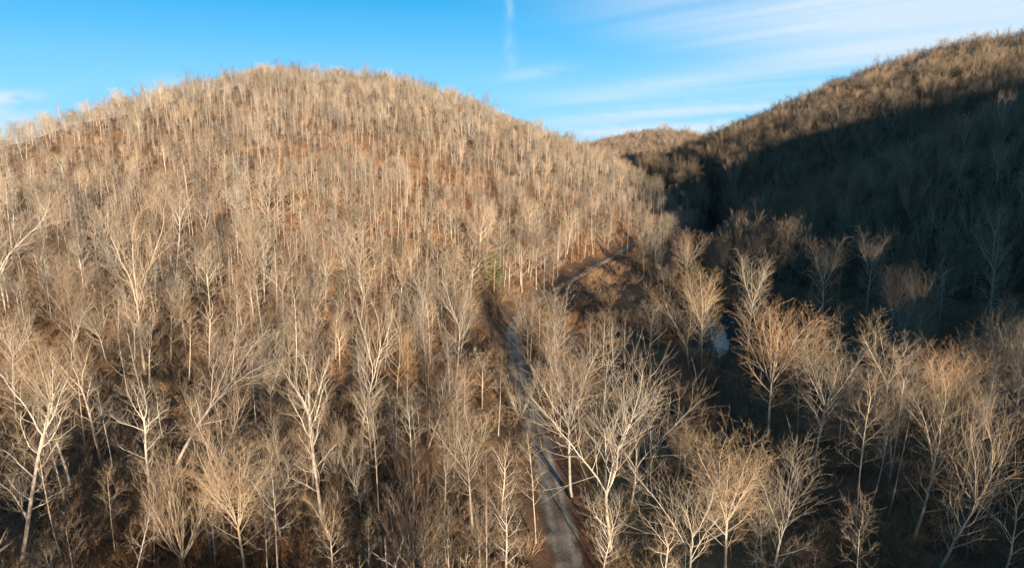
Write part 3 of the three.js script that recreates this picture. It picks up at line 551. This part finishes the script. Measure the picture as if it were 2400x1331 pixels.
function mass(name, label, list, choose, tint) {
  const root = new THREE.Group(); root.name = numbered(name); scene.add(root); tag(root, label, 'woodland', null, 'stuff');
  const bins = FAR.map(() => []);
  for (const c of list) bins[choose(c)].push(c);
  const M = new THREE.Matrix4(), Q = new THREE.Quaternion(), Y = new THREE.Vector3(0, 1, 0), A = new THREE.Vector3(), C = new THREE.Color();
  bins.forEach((bin, k) => {
    if (!bin.length) return;
    const im = new THREE.InstancedMesh(FAR[k].g, bareWood, bin.length); im.name = numbered('tree_mass'); im.castShadow = im.receiveShadow = true;
    bin.forEach((c, i) => {
      const s = (hash2(Math.floor(c.x * 11), Math.floor(c.z * 13)) > 0.94 ? 1.4 : 1) * (c.H ?? (c.kind === 2 ? 7.5 + 5 * c.tall : c.kind === 1 ? lerp(9.5 + 6.5 * c.tall, 6 + 6 * c.tall * c.tall, smooth(-195, -320, c.z)) : c.kind === 3 ? 8 + 6 * c.tall : c.x > 36 && c.z < -150 ? 7 + 4.5 * c.tall : 11 + 8.5 * c.tall)) / FAR[k].H, a = (c.side - 0.5) * 0.16;
      Q.setFromUnitVectors(Y, A.set(a, 1, (c.tone - 0.5) * 0.1).normalize()).multiply(new THREE.Quaternion().setFromAxisAngle(Y, c.turn));
      M.compose(new THREE.Vector3(c.x, c.y - 0.1, c.z), Q, new THREE.Vector3(s * 1.05, s, s * 1.05)); im.setMatrixAt(i, M);
      const t = tint(c); im.setColorAt(i, C.setRGB(...t));
    });
    root.add(im);
  });
  return root;
}
const pickFar = (c) => Math.min(5, Math.floor(c.pick * 0.999 * 6)), pickRound = (c) => (c.pick < 0.42 ? 6 : c.pick < 0.62 ? 7 : c.pick < 0.8 ? 4 : c.pick < 0.9 ? 3 : 2), vary = (k) => (c) => { const odd = hash2(Math.floor(c.x * 37), Math.floor(c.z * 41)), dark = odd > 0.9 ? 0.6 : odd < 0.1 ? 1.22 : 1, v = k * (0.76 + 0.44 * c.tone) * dark, w = (c.side - 0.5) * 0.2 - (dark < 1 ? 0.06 : 0); return [v * (1 + w), v, v * (1 - w)]; };
const rest = candidates.filter((c) => !single.some((q) => q.x === c.x));
const where = (f) => rest.filter(f);
mass('hillside_wood', 'tan bare wood covering the broad sunlit hill on the left', where((c) => c.kind === 1), (c) => (c.z < -470 && c.pick > 0.5 ? (c.pick > 0.75 ? 6 : 7) : c.pick < 0.34 ? 0 : c.pick < 0.58 ? 1 : c.pick < 0.68 ? 2 : c.pick < 0.78 ? 3 : c.pick < 0.86 ? 4 : c.pick < 0.92 ? 5 : 6), vary(1));
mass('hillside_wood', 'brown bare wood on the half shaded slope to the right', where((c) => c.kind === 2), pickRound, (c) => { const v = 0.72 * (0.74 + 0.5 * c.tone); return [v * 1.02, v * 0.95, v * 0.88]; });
mass('hillside_wood', 'mauve brown wood on the distant hill between both slopes', where((c) => c.kind === 3), pickRound, (c) => { const v = 0.9 * (0.8 + 0.4 * c.tone); return [v * 0.96, v * 0.9, v * 0.92]; });
mass('valley_wood', 'crowded smaller trees filling the valley floor between the nearer ones', where((c) => c.kind === 0 && c.seen), pickFar, (c) => vary(c.x > 36 && c.z < -120 ? 0.68 : 0.92)(c));  // trees beyond the creek tinted darker, valley shade put into their colour
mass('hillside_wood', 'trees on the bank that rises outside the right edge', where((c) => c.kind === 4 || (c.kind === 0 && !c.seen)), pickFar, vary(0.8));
console.log('trees', STANDING.length, single.length, rest.length, [0, 1, 2, 3, 4].map((k) => where((c) => c.kind === k).length).join());

// ---------------------------------------------------------------- undergrowth, leafy saplings, the pine, fallen wood, stones
{   // brush: thickets of thin dry stems, one mass that nobody could count
  const brush = [0, 1, 2, 3].map((k) => {
    const R = rng(500 + k), w = new Wood(), n = 16 + k * 2;
    for (let i = 0; i < n; i++) {
      const a = R() * 6.28, r = R() * 0.9, from = [Math.cos(a) * r, -0.1, Math.sin(a) * r], len = 1.1 + 2.2 * R(), dir = unit([Math.cos(a) * 0.5 + (R() - 0.5) * 0.6, 0.9, Math.sin(a) * 0.5 + (R() - 0.5) * 0.6]), line = walk(R, from, dir, len, 3, 0.5, 0.02), v = 0.75 + 0.5 * R(), c = [0.27 * v, 0.185 * v, 0.115 * v];
      w.tube(line, [0.022, 0.018, 0.014, 0.006], 3, () => c);
      for (let q = 0; q < 7; q++) { const { p, d } = onLine(line, 0.2 + 0.8 * R()), e = aside(d, 0.7, R() * 6.28), l = 0.4 + 0.7 * R(); w.cone(p, [p[0] + e[0] * l, p[1] + (e[1] + 0.2) * l, p[2] + e[2] * l], 0.014, c); }
    }
    return w.build();
  });
  const R = rng(31), bins = brush.map(() => []), M = new THREE.Matrix4(), Q = new THREE.Quaternion(), Y = new THREE.Vector3(0, 1, 0), C = new THREE.Color();
  for (let i = 0; i < 60000; i++) {
    const z = -40 - 300 * Math.pow(R(), 1.25), x = (R() * 2 - 1) * (30 - z * 0.8), pick = R(), s = R(), turn = R(), hue = R();
    const lush = fbm(x * 0.045 + 60, z * 0.045, 3), [rd] = polyDist(ROAD, x, z), [cd] = polyDist(CREEK, x, z);
    if (rd < 3.5 + lush * 1.5 || cd < creekWide(z) * 0.8 + 0.2 || kindOfLand(x, z) > 2 || z < -340) continue;
    const bank = cd < 8 ? (z < -150 && z > -192 ? -1 : 0.9) : 0, glade = Math.hypot((x - 27) / 10, (z + 106) / 13) < 1 ? 0.2 : 1;
    if (pick > (smooth(0.34, 0.62, lush) * 0.3 + 0.05) * (polyDist(SLOUGH, x, z)[0] < 4 ? 0 : 1) * glade * (z < -220 ? 0.5 : 1) + bank) continue;
    bins[i % 4].push([x, z, 0.5 + 0.75 * s, turn * 6.28, hue]);
    if (bins[0].length > 6500) break;
  }
  const root = new THREE.Group(); root.name = 'undergrowth'; scene.add(root); tag(root, 'brown leafless brush covering the floor between the trees', 'undergrowth', null, 'stuff');
  bins.forEach((bin, k) => {
    const im = new THREE.InstancedMesh(brush[k], bareWood, bin.length); im.name = numbered('brush'); im.castShadow = im.receiveShadow = true;
    bin.forEach(([x, z, s, turn, hue], i) => {
      M.compose(new THREE.Vector3(x, height(x, z), z), Q.setFromAxisAngle(Y, turn), new THREE.Vector3(s * 1.25, s, s * 1.25)); im.setMatrixAt(i, M);
      const red = smooth(0.45, 0.7, fbm(x * 0.03 - 9, z * 0.03 + 4, 3)), v = 0.85 + 0.5 * hue; im.setColorAt(i, C.setRGB(v * (1 + 0.15 * red), v * (1 - 0.08 * red), v * (1 - 0.25 * red)));
    });
    root.add(im);
  });
}
{   // young beeches and oaks that hold their dead leaves
  const leafMat = [[0.42, 0.17, 0.055], [0.46, 0.24, 0.09], [0.33, 0.13, 0.05]].map(([r, g, b]) => new THREE.MeshPhysicalMaterial({ color: new THREE.Color().setRGB(r, g, b), roughness: 0.8, side: THREE.DoubleSide }));
  const make = (seed, n) => {
    const R = rng(seed), w = new Wood(), p = [], idx = [], stem = walk(R, [0, -0.2, 0], [0, 1, 0], 5.2, 6, 0.12, 0.03);
    w.tube(stem, stem.map((_, k) => 0.07 - 0.009 * k), 5, () => [0.34, 0.3, 0.26]);
    for (let k = 0; k < 16; k++) {
      const t = 0.25 + 0.75 * (k + R()) / 16, { p: q, d } = onLine(stem, t), line = walk(R, q, aside(d, 1.15, k * 2.4 + R()), 2.4 * (1.15 - t) + 0.4, 3, 0.3, 0.03);
      w.tube(line, [0.026, 0.02, 0.014, 0.008], 3, () => [0.3, 0.26, 0.21]);
      for (let m = 0; m < n; m++) {
        const c = onLine(line, 0.2 + 0.8 * R()).p, o = [c[0] + (R() - 0.5) * 0.75, c[1] + (R() - 0.6) * 0.4, c[2] + (R() - 0.5) * 0.75], a = aside([0, 1, 0], 0.9 * R() + 0.2, R() * 6.28), u = unit([a[1], -a[0], 0.3 * R()]), v = unit([a[1] * u[2] - a[2] * u[1], a[2] * u[0] - a[0] * u[2], a[0] * u[1] - a[1] * u[0]]), s = 0.075 + 0.05 * R(), b = p.length / 3;
        for (const [e, f, g] of [[-1, 0, 0], [0, 0.6, 0.25], [1, 0, 0], [0, -0.6, 0.25]]) p.push(o[0] + (u[0] * e + v[0] * f + a[0] * g) * s, o[1] + (u[1] * e + v[1] * f + a[1] * g) * s, o[2] + (u[2] * e + v[2] * f + a[2] * g) * s);
        idx.push(b, b + 1, b + 3, b + 1, b + 2, b + 3);
      }
    }
    const g = new THREE.BufferGeometry(); g.setAttribute('position', new THREE.Float32BufferAttribute(p, 3)); g.setIndex(idx); g.computeVertexNormals();
    return { stem: w.build(), leaves: g };
  };
  const kinds = [make(3, 34), make(4, 26), make(5, 40)], firsts = [];
  const sapling = (k, x, z, s, hue, turn) => {
    let t;
    if (!firsts[k]) {
      t = firsts[k] = new THREE.Group();
      for (const [n, g, m] of [['trunk', kinds[k].stem, bareWood], ['foliage', kinds[k].leaves, leafMat[hue]]]) { const q = new THREE.Mesh(g, m); q.name = n; q.castShadow = q.receiveShadow = true; t.add(q); }
    } else { t = firsts[k].clone(); t.children[1].material = leafMat[hue]; }
    t.name = numbered('leafy_sapling'); t.userData = {}; t.position.set(x, height(x, z), z); t.scale.set(s * 1.1, s, s * 1.1); t.rotation.y = turn; scene.add(t);
    return t;
  };
  const R = rng(8);
  const LEAFY = [
    [-52.5, -169.0, 1.1, 0, 'rust brown leafy bush among pale trunks left of centre'],
    [-59.1, -108.5, 0.9, 1, 'orange leafed sapling round the stout stem in the clearing'],
    [-53.8, -103.3, 0.7, 1, 'small orange leafed sapling right of the stout stem'],
    [-72.6, -115.8, 0.9, 0, 'orange leafed sapling at the back of the clearing'],
    [-14.6, -109.7, 0.55, 1, 'small golden leafed sapling behind the leaning white tree'],
    [-17.4, -157.0, 0.8, 1, 'golden leafed sapling right of the slim white twin stems'],
    [-88.5, -157.3, 0.7, 0, 'rust leafed sapling low beside the white double stemmed tree'],
    [-52.4, -157.9, 0.6, 0, 'second rust leafed bush just below the larger one'],
    [46.8, -99.4, 0.6, 0, 'rust leafed shrub at the stem foot beyond the creek'],
    [-17.2, -72.4, 0.7, 2, 'brown leafed sapling near the bottom edge left of the broom tree'],
    [-30.0, -236.8, 1.1, 1, 'bright orange sapling in the middle of the sunlit hill'],
    [-35.5, -233.8, 0.8, 2, 'dark rust sapling left of the bright orange one on the hill'],
    [-10.2, -197.7, 0.9, 2, 'dark brown leafed tree left of the lone pine'],
  ];
  LEAFY.forEach(([x, z, s, hue, label], i) => tag(sapling(i % 3, x, z, s, hue, R() * 6), label, 'sapling'));
  const young = [];
  while (young.length < 60) {
    const z = -205 - 130 * R(), x = -140 + 215 * R(), here = fbm(x * 0.022 + 31, z * 0.03 - 7, 3), k = Math.floor(R() * 3), s = 0.6 + 0.65 * R(), h = Math.floor(R() * 3), turn = R() * 6;
    if (kindOfLand(x, z) !== 1 || here < 0.4 || polyDist(ROAD, x, z)[0] < 5) continue;
    young.push({ x, z, h, o: sapling(k, x, z, s, h, turn) });
  }
  young.sort((a, b) => b.z - a.z);
  for (let r = 0; r < 5; r++) young.slice(r * 12, r * 12 + 12).sort((a, b) => a.x / -a.z - b.x / -b.z).forEach((c, i) => tag(c.o, `${['rust', 'golden', 'dark russet'][c.h]} leaved sapling, ${ORD[i]} from left in ${rowName(r)} up the sunlit hill`, 'sapling'));
}
{   // the one evergreen
  const R = rng(19), w = new Wood(), needles = new Wood(), H = 12, stem = walk(R, [0, -0.3, 0], [0.02, 1, 0], H, 8, 0.05, 0.02);
  w.tube(stem, stem.map((_, k) => 0.17 - 0.017 * k), 7, () => [0.25, 0.19, 0.14]);
  for (let k = 0; k < 44; k++) {
    const t = 0.16 + 0.83 * (k + R()) / 44, { p, d } = onLine(stem, t), line = walk(R, p, aside(d, 1.25, k * 2.4 + R()), 3.5 * Math.pow(1.05 - t, 0.6) * Math.min(1, 0.5 + 2 * t) * (0.65 + 0.6 * R()), 4, 0.25, 0.06);
    w.tube(line, [0.04, 0.032, 0.024, 0.017, 0.01], 3, () => [0.25, 0.19, 0.14]);
    for (let m = 0; m < 16; m++) {
      const { p: q, d: e } = onLine(line, 0.22 + 0.78 * R()), f = aside(e, 0.9, R() * 6.28), c = [q[0] + f[0] * 0.3 * R(), q[1] + f[1] * 0.3 * R(), q[2] + f[2] * 0.3 * R()], g = 0.75 + 0.5 * R();
      for (let j = 0; j < 7; j++) { const a = aside(unit([e[0], e[1] + 0.4, e[2]]), 0.9 * R(), R() * 6.28), l = 0.25 + 0.16 * R(); needles.cone(c, [c[0] + a[0] * l, c[1] + a[1] * l, c[2] + a[2] * l], 0.022, [0.115 * g, 0.15 * g, 0.05 * g]); }
    }
  }
  const t = new THREE.Group(); t.name = 'pine_tree'; t.scale.set(1.5, 1.05, 1.5); t.position.set(PINE[0], height(PINE[0], PINE[1]), PINE[1]); scene.add(t); tag(t, 'lone green pine at the foot of the sunlit hill', 'pine');
  mesh('trunk', w.build(), bareWood, t); mesh('crown', needles.build(), new THREE.MeshStandardMaterial({ vertexColors: true, roughness: 0.7 }), t);
}
{   // fallen trunks
  const FALLEN = [
    [-68.5, -105.5, -59.7, -99.8, 0.38, 'thick fallen trunk lying across the leaf covered clearing', 0.2],
    [-57.0, -96.9, -53.5, -98.4, 0.25, 'short fallen log at the right side of the clearing', 0.1],
    [27.2, -102.9, 33.9, -104.4, 0.2, 'pale fallen log beside the dark creek bed', 0.1],
    [-39.5, -88.1, -33.3, -86.8, 0.22, 'fallen stem lying in the brush at the bottom left', 0.4],
  ];
  const R = rng(44);
  const more = [];
  while (more.length < 22) {   // others lie about the floor
    const z = -62 - 95 * R(), x = (R() * 2 - 1) * -z * 0.72, a = R() * 6.28, l = 4 + 6 * R();
    if (kindOfLand(x, z) !== 0 || polyDist(ROAD, x, z)[0] < 9 || polyDist(CREEK, x, z)[0] < 9) continue;
    more.push([x, z, x + Math.cos(a) * l, z + Math.sin(a) * l, 0.14 + 0.14 * R(), a, 0.3 * R()]);
  }
  more.sort((p, q) => q[1] - p[1]);
  for (let r = 0; r < 2; r++) more.slice(r * 11, r * 11 + 11).sort((p, q) => p[0] / -p[1] - q[0] / -q[1]).forEach((m, i) => { m[5] = `grey fallen stem on the ground, ${ORD[i]} from left in ${rowName(r)}`; FALLEN.push(m); });
  FALLEN.forEach(([x0, z0, x1, z1, r, label, lift]) => {
    const w = new Wood(), pts = [], n = 7, t = new THREE.Group(); t.name = numbered('fallen_log'); t.position.set(x0, height(x0, z0), z0); scene.add(t); tag(t, label, 'log');
    for (let k = 0; k <= n; k++) { const x = lerp(x0, x1, k / n) + (R() - 0.5) * 0.25, z = lerp(z0, z1, k / n) + (R() - 0.5) * 0.25; pts.push([x - x0, height(x, z) - t.position.y + r * 0.7 + lift * Math.sin(k / n * 1.4), z - z0]); }
    w.tube(pts, pts.map((_, k) => r * (1 - 0.08 * k)), 8, (p, k, s) => { const v = 0.8 + 0.4 * hash2(k, s); return [0.42 * v, 0.34 * v, 0.26 * v]; });
    mesh('trunk', w.build(), bareWood, t);
    for (let b = 0; b < 3; b++) { const q = new Wood(), { p, d } = onLine(pts, 0.45 + 0.2 * b), line = walk(R, p, aside(d, 0.9, R() * 3), 1.6 + R(), 3, 0.4, 0.05); q.tube(line, [r * 0.4, r * 0.3, r * 0.2, r * 0.08], 5, () => [0.42, 0.35, 0.27]); mesh('stub', q.build(), bareWood, t); }
  });
}
{   // pale stones on the creek bar
  const stone = new THREE.IcosahedronGeometry(1, 1), pp = stone.attributes.position; for (let i = 0; i < pp.count; i++) { const k = 0.8 + 0.4 * noise(pp.getX(i) * 2 + 9, pp.getZ(i) * 2 + pp.getY(i) * 3 + 4); pp.setXYZ(i, pp.getX(i) * k, pp.getY(i) * k * 0.6, pp.getZ(i) * k); }
  stone.computeVertexNormals();
  const R = rng(91), im = new THREE.InstancedMesh(stone, new THREE.MeshStandardMaterial({ color: new THREE.Color().setRGB(0.42, 0.41, 0.4), roughness: 0.85 }), 420), M = new THREE.Matrix4(), Q = new THREE.Quaternion();
  im.name = 'creek_stones'; im.castShadow = im.receiveShadow = true;
  for (let i = 0; i < 420; i++) {
    const at = 1.5 + R() * 8.5, [x, z] = onPath(CREEK, at), o = (R() < 0.7 ? -1 : 1) * (1.9 + R() * R() * 4), s = 0.1 + 0.42 * R() * R();
    M.compose(new THREE.Vector3(x + o, Math.max(height(x + o, z), creekLevel(at) - 0.1) + s * 0.1, z + R()), Q.setFromAxisAngle(new THREE.Vector3(0, 1, 0), R() * 6), new THREE.Vector3(s * 1.3, s, s)); im.setMatrixAt(i, M);
  }
  scene.add(im); tag(im, 'pale stones scattered along the edge of the creek', 'stones', null, 'stuff');
}

renderer.render(scene, camera);
